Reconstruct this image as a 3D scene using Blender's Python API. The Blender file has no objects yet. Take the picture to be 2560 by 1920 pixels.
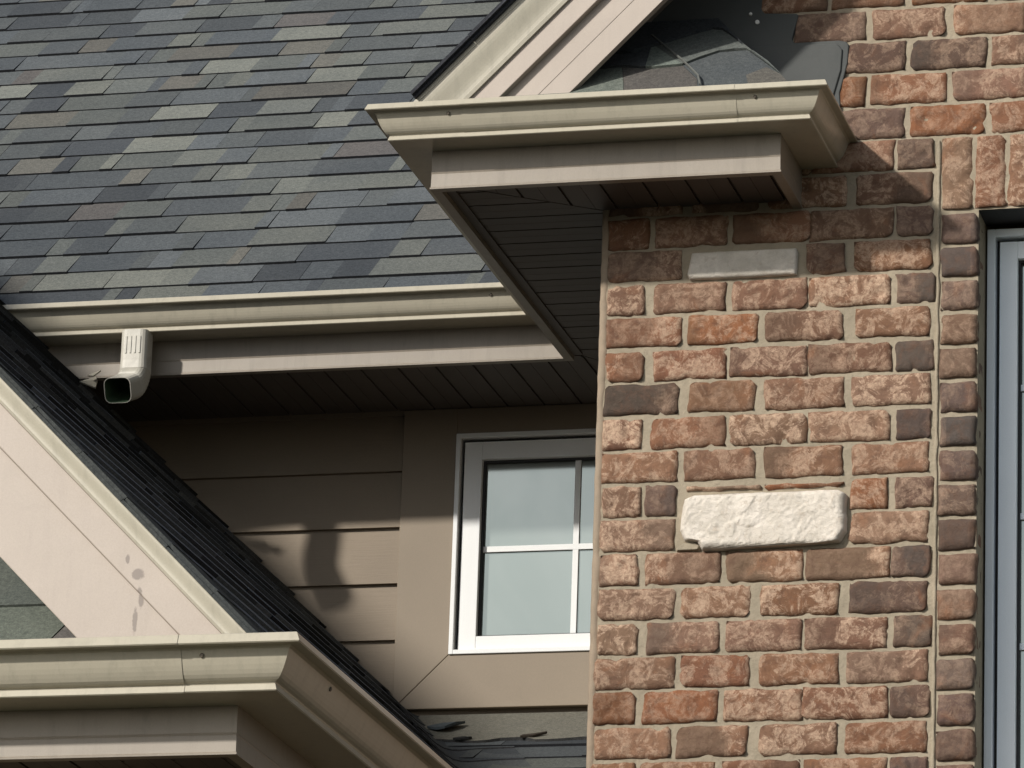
import bpy, math, random
from mathutils import Vector, noise, Matrix
random.seed(7)
D = bpy.data
sc = bpy.context.scene
COL = sc.collection

# ------------------------------------------------------------------ camera
cam_d = D.cameras.new("camera")
cam = D.objects.new("camera", cam_d)
COL.objects.link(cam)
yaw, pit, rol = math.radians(14.645190), math.radians(16.946641), math.radians(2.022648)
f = Vector((-math.sin(yaw)*math.cos(pit), math.cos(yaw)*math.cos(pit), math.sin(pit)))
r0 = Vector((math.cos(yaw), math.sin(yaw), 0)); u0 = r0.cross(f)
r = math.cos(rol)*r0 + math.sin(rol)*u0
u = -math.sin(rol)*r0 + math.cos(rol)*u0
cam.matrix_world = Matrix(((r.x, u.x, -f.x, 0), (r.y, u.y, -f.y, 0), (r.z, u.z, -f.z, 1.6), (0, 0, 0, 1)))
cam_d.sensor_width = 36
cam_d.lens = 180.678
cam_d.clip_end = 2000
sc.camera = cam

# ------------------------------------------------------------------ light
SD = Vector((0.68, 1.0, -0.64)).normalized()      # direction the sunlight travels
elev = math.asin(-SD.z)
w = D.worlds.new("World"); sc.world = w
w.use_nodes = True
nt = w.node_tree
sky = nt.nodes.new('ShaderNodeTexSky'); sky.sky_type = 'NISHITA'; sky.sun_disc = False
sky.sun_elevation = elev
sky.sun_rotation = math.atan2(-SD.x, -SD.y)
sky.air_density = 1.0; sky.dust_density = 1.2
bg = nt.nodes['Background']; bg.inputs[1].default_value = 0.125
# thin streaky cloud: part of the sky is replaced by its own grey luminance
tc = nt.nodes.new('ShaderNodeTexCoord'); mp = nt.nodes.new('ShaderNodeMapping'); mp.inputs['Scale'].default_value = (1.6, 1.6, 14)
cn = nt.nodes.new('ShaderNodeTexNoise'); cn.inputs['Scale'].default_value = 3.2; cn.inputs['Detail'].default_value = 6; cn.inputs['Distortion'].default_value = .6
cr_ = nt.nodes.new('ShaderNodeMapRange'); cr_.inputs[1].default_value = .38; cr_.inputs[2].default_value = .66; cr_.inputs[3].default_value = .35; cr_.inputs[4].default_value = 1.0
bw_ = nt.nodes.new('ShaderNodeRGBToBW'); ml = nt.nodes.new('ShaderNodeMath'); ml.operation = 'MULTIPLY'
gain = nt.nodes.new('ShaderNodeMapRange'); gain.inputs[1].default_value = .35; gain.inputs[2].default_value = .65; gain.inputs[3].default_value = .55; gain.inputs[4].default_value = 1.3
mx = nt.nodes.new('ShaderNodeMix'); mx.data_type = 'RGBA'
nt.links.new(tc.outputs['Generated'], mp.inputs[0]); nt.links.new(mp.outputs[0], cn.inputs['Vector'])
nt.links.new(cn.outputs['Fac'], cr_.inputs[0]); nt.links.new(cn.outputs['Fac'], gain.inputs[0])
nt.links.new(sky.outputs[0], bw_.inputs[0]); nt.links.new(bw_.outputs[0], ml.inputs[0]); nt.links.new(gain.outputs[0], ml.inputs[1])
nt.links.new(cr_.outputs[0], mx.inputs[0]); nt.links.new(sky.outputs[0], mx.inputs[6]); nt.links.new(ml.outputs[0], mx.inputs[7])
nt.links.new(mx.outputs[2], bg.inputs[0])
sl = D.lights.new("sun", 'SUN'); sl.energy = 3.6; sl.angle = math.radians(2.4); sl.color = (1.0, 0.95, 0.88)
so = D.objects.new("sun", sl); COL.objects.link(so)
so.rotation_euler = SD.to_track_quat('-Z', 'Y').to_euler()
sc.view_settings.view_transform = 'Standard'
sc.view_settings.look = 'None'
sc.view_settings.exposure = 0.2
sc.view_settings.gamma = 1.0
sc.render.engine = 'CYCLES'
sc.cycles.filter_width = 1.5
sc.cycles.diffuse_bounces = 2

# ------------------------------------------------------------------ materials
def new_mat(name):
    m = D.materials.new(name); m.use_nodes = True
    return m, m.node_tree, m.node_tree.nodes['Principled BSDF']
def N(nt, t, **kw):
    n = nt.nodes.new(t)
    for k, v in kw.items():
        setattr(n, k, v)
    return n
def nz(nt, scale, detail=4, rough=.6, dist=0, vec=None):
    n = N(nt, 'ShaderNodeTexNoise'); n.inputs['Scale'].default_value = scale
    n.inputs['Detail'].default_value = detail; n.inputs['Roughness'].default_value = rough
    n.inputs['Distortion'].default_value = dist
    if vec is not None: nt.links.new(vec, n.inputs['Vector'])
    return n.outputs['Fac']
def ramp(nt, fac, a, b, lo=0., hi=1.):
    n = N(nt, 'ShaderNodeMapRange'); nt.links.new(fac, n.inputs[0])
    n.inputs[1].default_value = a; n.inputs[2].default_value = b
    n.inputs[3].default_value = lo; n.inputs[4].default_value = hi
    return n.outputs[0]
def mixc(nt, fac, a, b, mode='MIX'):
    n = N(nt, 'ShaderNodeMix', data_type='RGBA', blend_type=mode)
    for s, v in ((n.inputs[0], fac), (n.inputs[6], a), (n.inputs[7], b)):
        if hasattr(v, 'is_linked'): nt.links.new(v, s)
        elif isinstance(v, (int, float)): s.default_value = v
        else: s.default_value = (*v, 1)
    return n.outputs[2]
def mul(nt, a, b):
    n = N(nt, 'ShaderNodeMath', operation='MULTIPLY')
    for i, v in ((0, a), (1, b)):
        if hasattr(v, 'is_linked'): nt.links.new(v, n.inputs[i])
        else: n.inputs[i].default_value = v
    return n.outputs[0]
def bump(nt, p, h, strength, dist):
    b = N(nt, 'ShaderNodeBump'); b.inputs['Strength'].default_value = strength
    b.inputs['Distance'].default_value = dist
    nt.links.new(h, b.inputs['Height']); nt.links.new(b.outputs[0], p.inputs['Normal'])
    return b
def coords(nt):
    return N(nt, 'ShaderNodeTexCoord').outputs['Object']

def paint(name, col, rough=.5, var=.10, bstr=.25, bdist=.004, bscale=5, dirt=.0, grain=.05, spec=.4, grainy=False, streak=0):
    m, nt, p = new_mat(name)
    v = coords(nt)
    c = mixc(nt, ramp(nt, nz(nt, 2.3, 5, .6, .3, v), .3, .7), tuple(x*(1-var) for x in col), tuple(min(1, x*(1+var)) for x in col))
    g = nz(nt, 330, 2, .6, 0, v)
    c = mixc(nt, 1.0, c, mixc(nt, g, (1-grain*2,)*3, (1+grain*2,)*3), 'MULTIPLY')
    if streak > 0:
        mp2 = N(nt, 'ShaderNodeMapping'); mp2.inputs['Scale'].default_value = (38, 38, 5); nt.links.new(v, mp2.inputs[0])
        c = mixc(nt, ramp(nt, nz(nt, 1.0, 6, .7, .4, mp2.outputs[0]), .50, .74, 0, streak), c, tuple(x*.55 for x in col))
    if dirt > 0:
        d = ramp(nt, nz(nt, 14, 8, .7, .8, v), .60, .74, 0, dirt)
        c = mixc(nt, d, c, tuple(x*.45 for x in col))
    nt.links.new(c, p.inputs['Base Color'])
    p.inputs['Roughness'].default_value = rough
    p.inputs['Specular IOR Level'].default_value = spec
    b0 = bump(nt, p, nz(nt, bscale, 3, .5, .2, v), bstr, bdist)
    if grainy:
        mp_ = N(nt, 'ShaderNodeMapping'); mp_.inputs['Scale'].default_value = (5, 5, 110); nt.links.new(v, mp_.inputs[0])
        b1_ = N(nt, 'ShaderNodeBump'); b1_.inputs['Strength'].default_value = .5; b1_.inputs['Distance'].default_value = .0018
        nt.links.new(nz(nt, 1.6, 6, .65, .6, mp_.outputs[0]), b1_.inputs['Height']); nt.links.new(b1_.outputs[0], b0.inputs['Normal'])
    return m
M = {}
M['gutter'] = paint('gutter_enamel', (.43, .395, .31), .28, .05, .25, .003, 5, .2, .03, .6, streak=.35)
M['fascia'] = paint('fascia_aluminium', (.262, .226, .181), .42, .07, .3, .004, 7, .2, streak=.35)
M['rake'] = paint('rake_aluminium', (.40, .342, .290), .5, .04, .5, .006, 4, .14, streak=.12)
M['crown'] = paint('crown_trim', (.44, .41, .33), .45, .05, .3, .004, 5, .2, streak=.35)
M['soffit'] = paint('soffit_vinyl', (.085, .070, .059), .6, .14, .2, .003, 8)  # beige vinyl darkened so its colour carries the deep eave shade
M['soffit_rake'] = paint('soffit_rake_vinyl', (.27, .22, .18), .6, .12, .2, .003, 8)  # same soffit vinyl, colour lightened to make up for the little light there
M['siding'] = paint('siding_fibre', (.235, .188, .136), .65, .07, .2, .003, 6, .1, grainy=True)
M['casing'] = paint('casing_trim', (.25, .202, .147), .6, .06, .15, .003, 4, .1)
M['vinyl'] = paint('white_vinyl', (.77, .78, .77), .4, .03, .1, .002, 6, .05, .03)
M['vinyl_sky_tint'] = paint('white_vinyl_sky_tint', (.84, .91, .97), .35, .03, .1, .002, 6, .05, .03)  # white vinyl lightened, with bluish skylight put into its colour
M['gasket'] = paint('dark_gasket', (.02, .02, .022), .6, .1)
M['flash'] = paint('flashing_membrane', (.075, .080, .078), .75, .14, .5, .008, 12, .1)
M['galv'] = paint('drip_edge_grey', (.05, .05, .055), .6, .1)
M['screw'] = paint('screw_head', (.13, .11, .085), .5, .1)
M['strip'] = paint('dull_metal_strip', (.13, .135, .125), .5, .2)
M['nail'] = paint('nail_head', (.75, .75, .72), .35, .05)
M['spout'] = paint('downspout_enamel', (.47, .45, .39), .4, .16, .35, .003, 25, .5)
M['spout_in'] = paint('downspout_inside', (.05, .085, .045), .7, .25, .2, .003, 20, .3)
M['wood_in'] = paint('rafter_sheathing', (.2, .15, .1), .8, .15)

def scuff(m, spots, col=(.17, .14, .12)):
    """weather scuffs with a place and shape of their own on one board"""
    nt = m.node_tree; p = nt.nodes['Principled BSDF']; base = p.inputs['Base Color'].links[0].from_socket
    v = coords(nt); tot = None
    for (cx_, cz_, sx_, sz_) in spots:
        mp_ = N(nt, 'ShaderNodeMapping'); mp_.inputs['Location'].default_value = (-cx_/sx_, 0, -cz_/sz_); mp_.inputs['Scale'].default_value = (1/sx_, 0, 1/sz_)
        nt.links.new(v, mp_.inputs[0]); ln = N(nt, 'ShaderNodeVectorMath', operation='LENGTH'); nt.links.new(mp_.outputs[0], ln.inputs[0])
        k_ = ramp(nt, ln.outputs['Value'], 1.0, .15, 0, 1)
        if tot is None: tot = k_
        else:
            mm = N(nt, 'ShaderNodeMath', operation='MAXIMUM'); nt.links.new(tot, mm.inputs[0]); nt.links.new(k_, mm.inputs[1]); tot = mm.outputs[0]
    sm_ = N(nt, 'ShaderNodeMath', operation='ADD'); nt.links.new(tot, sm_.inputs[0]); nt.links.new(nz(nt, 70, 7, .75, 1.2, v), sm_.inputs[1])
    f_ = mul(nt, ramp(nt, sm_.outputs[0], .90, 1.12, 0, .8), ramp(nt, tot, 0, .12, 0, 1))
    nt.links.new(mixc(nt, f_, base, col), p.inputs['Base Color'])
    return m
M['rake_low'] = scuff(paint('rake_aluminium_scuffed', (.40, .342, .290), .5, .04, .5, .006, 4, .10, streak=.12),
                      [(-3.264, 4.238, .022, .020), (-3.259, 4.190, .010, .034), (-3.270, 4.145, .009, .045), (-3.288, 4.270, .008, .016)])
def shingle_mat():
    m, nt, p = new_mat('asphalt_shingle'); v = coords(nt)
    a = N(nt, 'ShaderNodeAttribute', attribute_name='Col')
    g = nz(nt, 260, 3, .75, 0, v); g2 = nz(nt, 95, 4, .7, 0, v); g3 = nz(nt, 3.0, 4, .6, .4, v)
    c = mixc(nt, 1.0, a.outputs['Color'], mixc(nt, ramp(nt, g, .32, .68), (.70, .70, .70), (1.32, 1.32, 1.30)), 'MULTIPLY')
    c = mixc(nt, 1.0, c, mixc(nt, ramp(nt, g2, .3, .7), (.74, .75, .76), (1.26, 1.25, 1.23)), 'MULTIPLY')
    c = mixc(nt, 1.0, c, mixc(nt, ramp(nt, g3, .3, .7), (.90, .91, .93), (1.10, 1.08, 1.06)), 'MULTIPLY')
    nt.links.new(c, p.inputs['Base Color']); p.inputs['Roughness'].default_value = .93
    p.inputs['Specular IOR Level'].default_value = .15
    bump(nt, p, g, .5, .0015)
    return m
M['shingle'] = shingle_mat()

def brick_mat():
    m, nt, p = new_mat('tumbled_brick')
    co = coords(nt)
    a = N(nt, 'ShaderNodeAttribute', attribute_name='Col')
    s = N(nt, 'ShaderNodeAttribute', attribute_name='Seed')
    ad = N(nt, 'ShaderNodeVectorMath', operation='MULTIPLY_ADD')
    nt.links.new(s.outputs['Vector'], ad.inputs[0]); ad.inputs[1].default_value = (19, 23, 29)
    nt.links.new(co, ad.inputs[2]); v = ad.outputs[0]
    lime = ramp(nt, nz(nt, 22, 10, .78, .7, v), .465, .535)
    lime2 = ramp(nt, nz(nt, 95, 5, .75, .4, v), .34, .60, .15, 1)
    la = mul(nt, mul(nt, lime, lime2), a.outputs['Alpha'])
    dark = ramp(nt, nz(nt, 34, 6, .7, .6, v), .48, .66, 0, .62)
    orange = ramp(nt, nz(nt, 9, 4, .6, .8, v), .57, .72, 0, .38)
    c = mixc(nt, orange, a.outputs['Color'], (.33, .135, .060))
    c = mixc(nt, dark, c, (.13, .075, .052))
    c = mixc(nt, la, c, (.56, .40, .285))
    g = nz(nt, 300, 3, .7, 0, v)
    c = mixc(nt, 1.0, c, mixc(nt, g, (.80, .80, .80), (1.2, 1.2, 1.2)), 'MULTIPLY')
    nt.links.new(c, p.inputs['Base Color']); p.inputs['Roughness'].default_value = .9
    p.inputs['Specular IOR Level'].default_value = .2
    bump(nt, p, nz(nt, 75, 9, .78, .5, v), .95, .006)
    return m
M['brick'] = brick_mat()

def rock_mat(name, c1, c2, c3, s1, bs, bd, bstr=.8, pit=0):
    m, nt, p = new_mat(name); v = coords(nt)
    c = mixc(nt, ramp(nt, nz(nt, s1, 7, .65, .5, v), .35, .65), c1, c2)
    c = mixc(nt, ramp(nt, nz(nt, s1*4.3, 6, .7, .5, v), .56, .72, 0, .6), c, c3)
    g = nz(nt, 280, 3, .7, 0, v)
    c = mixc(nt, 1.0, c, mixc(nt, g, (.86, .86, .86), (1.14, 1.14, 1.14)), 'MULTIPLY')
    nt.links.new(c, p.inputs['Base Color']); p.inputs['Roughness'].default_value = .92
    p.inputs['Specular IOR Level'].default_value = .15
    bump(nt, p, nz(nt, bs, 8, .7, .3, v), bstr, bd)
    return m
M['mortar'] = rock_mat('mortar', (.29, .25, .185), (.37, .315, .235), (.21, .18, .13), 9, 55, .006)
M['stone'] = rock_mat('limestone', (.74, .68, .60), (.58, .53, .455), (.42, .335, .25), 14, 48, .007, .9)
M['caulk'] = rock_mat('corner_caulk', (.34, .265, .195), (.29, .235, .175), (.24, .19, .135), 8, 30, .003, .5)
M['grass'] = rock_mat('lawn_grass', (.050, .052, .030), (.062, .058, .038), (.04, .04, .022), 3, 20, .02)

def glass_mat():
    m, nt, p = new_mat('window_glass'); v = coords(nt)
    c = mixc(nt, ramp(nt, nz(nt, 2.2, 4, .55, .8, v), .35, .65), (.29, .335, .312), (.36, .40, .375))
    nt.links.new(c, p.inputs['Base Color'])
    p.inputs['Metallic'].default_value = .6
    p.inputs['Roughness'].default_value = .06
    p.inputs['Specular IOR Level'].default_value = .9
    bump(nt, p, nz(nt, 1.6, 2, .5, .2, v), .12, .01)
    return m
M['glass'] = glass_mat()

# ------------------------------------------------------------------ mesh helper
class MB:
    def __init__(s): s.v = []; s.f = []; s.m = []; s.c = []; s.sd = []; s.sm = []
    def face(s, idx, m=0, c=(1, 1, 1, 1), sd=(0, 0, 0), smooth=False):
        s.f.append(idx); s.m.append(m); s.c.append(c); s.sd.append(sd); s.sm.append(smooth)
    def add(s, pts):
        i = len(s.v); s.v += [tuple(p) for p in pts]; return list(range(i, i+len(pts)))
    def box(s, x0, x1, y0, y1, z0, z1, m=0, c=(1, 1, 1, 1)):
        i = s.add([(x, y, z) for z in (z0, z1) for y in (y0, y1) for x in (x0, x1)])
        for q in ((0, 2, 3, 1), (4, 5, 7, 6), (0, 1, 5, 4), (2, 6, 7, 3), (0, 4, 6, 2), (1, 3, 7, 5)):
            s.face([i[k] for k in q], m, c)
    def prism(s, bot, top, m=0, c=(1, 1, 1, 1), sd=(0, 0, 0), cs=None):   # two rings of equal length, CCW seen from top
        n = len(bot); b = s.add(bot); t = s.add(top)
        s.face(b[::-1], m, c, sd); s.face(t, m, c, sd)
        for k in range(n):
            s.face([b[k], b[(k+1) % n], t[(k+1) % n], t[k]], m, cs or c, sd)
    def cyl(s, p, ax, rad, h, n=12, m=0, dome=0):
        ax = Vector(ax).normalized(); p = Vector(p)
        a = ax.orthogonal().normalized(); b = ax.cross(a)
        ring = [p + rad*(math.cos(t)*a+math.sin(t)*b) for t in [2*math.pi*k/n for k in range(n)]]
        r2 = [q+ax*h for q in ring]
        r3 = [p+ax*(h+dome)+(q-p)*.5 for q in ring]
        i, j, k3 = s.add(ring), s.add(r2), s.add(r3)
        s.face(i[::-1], m); s.face(k3, m)
        for k in range(n):
            s.face([i[k], i[(k+1) % n], j[(k+1) % n], j[k]], m); s.face([j[k], j[(k+1) % n], k3[(k+1) % n], k3[k]], m)
    def build(s, name, mats, parent=None, bevel=0):
        me = D.meshes.new(name); me.from_pydata(s.v, [], s.f)
        if not isinstance(mats, (list, tuple)): mats = [mats]
        for k in mats: me.materials.append(k)
        me.polygons.foreach_set('material_index', s.m)
        me.polygons.foreach_set('use_smooth', s.sm)
        ca = me.color_attributes.new('Col', 'FLOAT_COLOR', 'CORNER')
        sa = me.color_attributes.new('Seed', 'FLOAT_COLOR', 'CORNER')
        cl = []; sl_ = []
        for fc, c, sd in zip(s.f, s.c, s.sd):
            for _ in fc: cl += list(c); sl_ += [*sd, 1]
        ca.data.foreach_set('color', cl); sa.data.foreach_set('color', sl_)
        me.update()
        o = D.objects.new(name, me); COL.objects.link(o)
        if parent is not None: o.parent = parent
        if bevel:
            b = o.modifiers.new('edge', 'BEVEL'); b.width = bevel; b.segments = 2; b.limit_method = 'ANGLE'
        return o

def clip(poly, a, b, c):          # keep a*x+b*y<=c
    out = []
    for i in range(len(poly)):
        p, q = poly[i], poly[(i+1) % len(poly)]
        dp, dq = a*p[0]+b*p[1]-c, a*q[0]+b*q[1]-c
        if dp <= 0: out.append(p)
        if dp*dq < 0:
            t = dp/(dp-dq); out.append((p[0]+t*(q[0]-p[0]), p[1]+t*(q[1]-p[1])))
    return out

def sweep(mb, prof, path, caps=(True, True), start=None, end=None, closed=True, m=0, smooth=False):
    """prof: list of (outward, z), path: plan points; outward = right of travel. start/end: direction vectors for mitred ends"""
    def nrm(a, b):
        d = Vector((b[0]-a[0], b[1]-a[1])).normalized(); return Vector((d.y, -d.x))
    rings = []
    for i, p in enumerate(path):
        if i == 0:
            o = Vector(start) if start else nrm(path[0], path[1])
        elif i == len(path)-1:
            o = Vector(end) if end else nrm(path[-2], path[-1])
        else:
            n1, n2 = nrm(path[i-1], p), nrm(p, path[i+1]); o = (n1+n2); o = o/(o.dot(n1))
        rings.append(mb.add([(p[0]+o.x*a, p[1]+o.y*a, z) for a, z in prof]))
    n = len(prof)
    for i in range(len(path)-1):
        for k in range(n if closed else n-1):
            mb.face([rings[i][k], rings[i+1][k], rings[i+1][(k+1) % n], rings[i][(k+1) % n]], m, smooth=smooth)
    if caps[0]: mb.face(rings[0], m)
    if caps[1]: mb.face(rings[-1][::-1], m)

# ------------------------------------------------------------------ house root
house = D.objects.new('brick_house', None); COL.objects.link(house)
house['label'] = 'brick and beige-sided house with grey shingle roofs, cream gutters and gable trim'
house['category'] = 'house'
def lab(o, t): o['label'] = t; return o

YB, YS = 12.0, 13.66
ground = MB(); ground.box(-400, 400, -400, 400, -.5, 0)
g = ground.build('ground', M['grass']); g['kind'] = 'structure'; g['label'] = 'dark lawn around the house'

# ------------------------------------------------------------------ brick wall
PAL = [((.235, .122, .072), .95), ((.24, .132, .083), 1.0), ((.215, .106, .062), .8), ((.250, .140, .088), 1.0),
       ((.25, .108, .055), .6), ((.195, .108, .070), .85), ((.250, .152, .102), 1.0), ((.21, .122, .082), .9)]
DARK = [((.135, .088, .068), .4), ((.120, .078, .058), .45), ((.155, .098, .070), .5), ((.140, .092, .072), .4)]
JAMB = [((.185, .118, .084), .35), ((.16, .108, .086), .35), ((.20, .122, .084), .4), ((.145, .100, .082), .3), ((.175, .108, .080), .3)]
def brick(mb, x0, x1, z0, z1, pal=None, nx=24, nz_=11, yf=None, proud=.009, m=0, rough=1.0, axis='y', plane=YB):
    c, al = random.choice(pal or PAL)
    kf = random.uniform(.84, 1.14); c = tuple(x*kf*random.uniform(.975, 1.025) for x in c); al *= random.uniform(.55, 1.1)
    sd = (random.random(), random.random(), random.random())
    so = Vector((sd[0]*50, sd[1]*50, sd[2]*50))
    hx, hz = (x1-x0)/2+(.0050 if axis == 'y' and x1-x0 > .1 else .003 if axis == 'y' else 0), (z1-z0)/2+(.0056 if .06 < (z1-z0) < .1 and proud < .01 else .002); cx, cz = (x0+x1)/2, (z0+z1)/2
    skew = random.uniform(-.02, .02)*rough; tap = random.uniform(-.05, .05)*rough
    cr = [random.choice((.002, .004, .008, .012, .022))*rough for _ in range(4)]
    sp_ = random.uniform(-.8, .8); sdn = random.choice((-1, 1)); kd = random.choice((0, 0, .25, .4)); wob = random.uniform(-.3, .3)
    ix = []
    for j in range(nz_+1):
        row = []
        for i in range(nx+1):
            a = (-1 if i == 0 else 1 if i == nx else (-.985+1.97*(i-1)/(nx-2)))
            b = (-1 if j == 0 else 1 if j == nz_ else (-.965+1.93*(j-1)/(nz_-2)))
            X, Z = a*hx, b*hz
            # rounded corners, each with its own radius
            q = (0 if a < 0 else 1)+(0 if b < 0 else 2); R = cr[q]+.004
            dx, dz = max(0, abs(X)-(hx-R)), max(0, abs(Z)-(hz-R))
            L = math.hypot(dx, dz)
            if L > R and L > 0:
                k = R/L; X = math.copysign(hx-R+dx*k, X); Z = math.copysign(hz-R+dz*k, Z)
            e = min(hx-abs(X), hz-abs(Z))
            edge = 1-min(1, e/.0065)
            P = Vector((X*22, Z*22, 0))+so
            n1 = noise.noise(P); n2 = noise.noise(P*2.6+Vector((9, 9, 9)))
            X += (n1*.0060+n2*.0034)*edge*rough; Z += (noise.noise(P+Vector((5, 1, 3)))*.0048+n2*.0026)*edge*rough
            Z += skew*X*.6; X += tap*Z
            dep = -proud+edge**3*(proud+.006)+(n2*.0014+n1*.0012)*(1-edge)*rough
            pp = noise.noise(P*1.5+Vector((2, 7, 4)))
            if pp > .33: dep += (pp-.33)*.02*rough
            if i in (0, nx) or j in (0, nz_): dep = .010
            row.append((cx+X, dep, cz+Z))
        ix.append(mb.add([(p[0], plane+p[1], p[2]) if axis == 'y' else (plane-p[1], p[0], p[2]) for p in row]))
    for j in range(nz_):
        for i in range(nx):
            uu = (-1+2*(i+.5)/nx); k3 = kd*min(1, max(0, .5+2.2*(uu-sp_-wob*(j/nz_-.5)+.35*noise.noise(Vector((uu*2.5, j*.3, sd[0]*40))))*sdn))
            if i < 1 or i > nx-2 or j < 1 or j > nz_-2: k3 = max(k3, .35)
            cc = (c[0]*(1-k3*.8), c[1]*(1-k3*.55), c[2]*(1-k3*.4))
            mb.face([ix[j][i], ix[j][i+1], ix[j+1][i+1], ix[j+1][i]], m, (*cc, al*(1-min(1, k3*2.2))), sd, True)

WX0, WX1, WZ0, WZ1 = -1.952, -1.02, 4.29, 5.784      # window opening in the brick
wall = MB()
A_ = [(-2.894, -2.705), (-2.680, -2.512), (-2.481, -2.290), (-2.261, -2.073)]
B_ = [(-2.894, -2.796), (-2.769, -2.588), (-2.570, -2.381), (-2.371, -2.170), (-2.155, -2.062)]
jit = lambda s=.004: random.uniform(-s, s)
def apexz(x): return 6.20+ (x+3.1) if x < -1.0 else 6.20+(-1.0+3.1)-(x+1.0)
k = -34
while 5.631-.088*k > .05:
    zt = 5.631-.088*k-.0085; zb = zt-.071
    hi = zt < 6.7 and zb > 4.2
    res = (24, 11) if hi else (6, 4)
    zt += jit(.0015); zb += jit(.0015)
    if k > -5:
        row = (B_ if k % 2 == 0 else A_)
        for n, (a, b) in enumerate(row):
            if k == -1 and n in (1, 2):
                if n == 1: continue
                brick(wall, -2.385, -2.286, zb, zt, PAL, *res); continue
            if k == 7 and n in (1, 2): continue
            if k == 6 and n in (1, 2, 3):
                if n == 1: brick(wall, -2.783, -2.705, zb, zt, DARK, *res)
                if n == 2: brick(wall, -2.675, -2.49, 5.079, zt-.002, PAL, 24, 5)
                if n == 3: brick(wall, -2.475, -2.282, 5.079, zt-.002, PAL, 24, 5); brick(wall, -2.262, -2.172, zb, zt, PAL, *res)
                continue
            p = PAL
            if (k % 2 == 0 and n == 4): p = DARK
            if (k, n) in ((3, 0), (9, 3)): p = DARK
            brick(wall, a+jit(), b+jit(), zb, zt, p, *res)
        xr = WX1+.102
        off = .205*(k % 2)*.5
        x = xr+.02
        first = True
        while x < .86:
            wd = .185 if not (first and k % 2) else .085
            brick(wall, x, min(x+wd, .9), zb, zt, PAL, 8, 4); x += wd+.02; first = False
    else:
        x = -2.134+.0105 if k % 2 else -2.234+.0105
        while x > -2.9: x -= .2045
        while x < .9:
            a, b = max(x, -2.894), x+.184
            # cut to the gable slope
            lim = apexz((a+b)/2)
            if b-a > .04 and zt < lim+.12 and b < .9: brick(wall, a+jit(.003), b+jit(.003), zb, zt, PAL if random.random() > .05 else DARK, *res)
            x += .2045
    k += 1
# jamb columns and soldier course
z = WZ1-.006
while z > .1:
    hi = z > 4.2
    if z > WZ0-.02:
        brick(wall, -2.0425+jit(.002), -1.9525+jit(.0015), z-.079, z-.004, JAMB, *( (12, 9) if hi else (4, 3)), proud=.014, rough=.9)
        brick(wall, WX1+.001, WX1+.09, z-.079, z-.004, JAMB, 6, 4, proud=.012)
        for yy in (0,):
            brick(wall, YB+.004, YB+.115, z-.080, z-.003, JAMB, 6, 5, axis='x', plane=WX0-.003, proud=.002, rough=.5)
    else:
        for n in range(5): brick(wall, -2.04+.2*n, -1.86+.2*n, z-.079, z-.004, PAL, 6, 3)
    z -= .0878
x = -2.0425
while x < WX1+.09:
    brick(wall, x+jit(.0015), x+.0745+jit(.0015), 5.787, 5.977, [PAL[0], PAL[1], PAL[2], PAL[6]], 9, 20, proud=.009); x += .0826
# mortar bed (fine grid, slightly uneven) in the visible part, with the opening left out
def mortar_grid(mb, xs0, xs1, zs0, zs1, st, m):
    nx = max(1, int((xs1-xs0)/st)); nz2 = max(1, int((zs1-zs0)/st)); ids = []
    for j in range(nz2+1):
        row = []
        for i in range(nx+1):
            X = xs0+(xs1-xs0)*i/nx; Z = zs0+(zs1-zs0)*j/nz2
            P = Vector((X*45, Z*45, 3)); d = noise.noise(P)*.0016+noise.noise(P*.3)*.0012
            row.append((X, YB+d, Z))
        ids.append(mb.add(row))
    for j in range(nz2):
        for i in range(nx):
            mb.face([ids[j][i], ids[j][i+1], ids[j+1][i+1], ids[j+1][i]], m, smooth=True)
mortar_grid(wall, -2.900, WX0+.001, 4.2, 6.8, .009, 1)
mortar_grid(wall, WX0+.001, WX1, WZ1, 6.8, .009, 1)
mortar_grid(wall, WX1, .9, 4.2, 6.8, .05, 1)
# solid core behind the faces
def quadw(mb, pts, m): mb.face(mb.add(pts), m)
wall.box(-2.900, WX0, YB+.004, 13.0, 0, 4.2, 1); wall.box(WX0, WX1, YB+.004, 12.25, 0, WZ0, 1); wall.box(WX1, .9, YB+.004, 13.0, 0, 4.2, 1)
wall.box(-2.900, WX0-.001, YB+.008, 12.3, 4.2, 5.9, 1); wall.box(WX1+.001, .9, YB+.008, 12.3, 4.2, 5.9, 1)
wall.box(-2.900, .9, YB+.02, 12.3, 5.9, 6.15, 1)
wall.box(WX0-.001, WX1+.001, YB+.02, 12.3, WZ1+.01, 5.9, 1)
wall.prism([(-2.9, YB+.02, 6.15), (.9, YB+.02, 6.15), (-1.0, YB+.02, 8.1)], [(-2.9, 12.2, 6.15), (.9, 12.2, 6.15), (-1.0, 12.2, 8.1)][:], 1)
o_wall = wall.build('brick_wall', [M['brick'], M['mortar']], house)
# soldier-course underside (head of the opening)
hd = MB(); hd.box(WX0-.001, WX1+.001, YB+.002, YB+.13, WZ1+.001, WZ1+.012)
hd.build('lintel', M['gasket'], o_wall)
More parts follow.
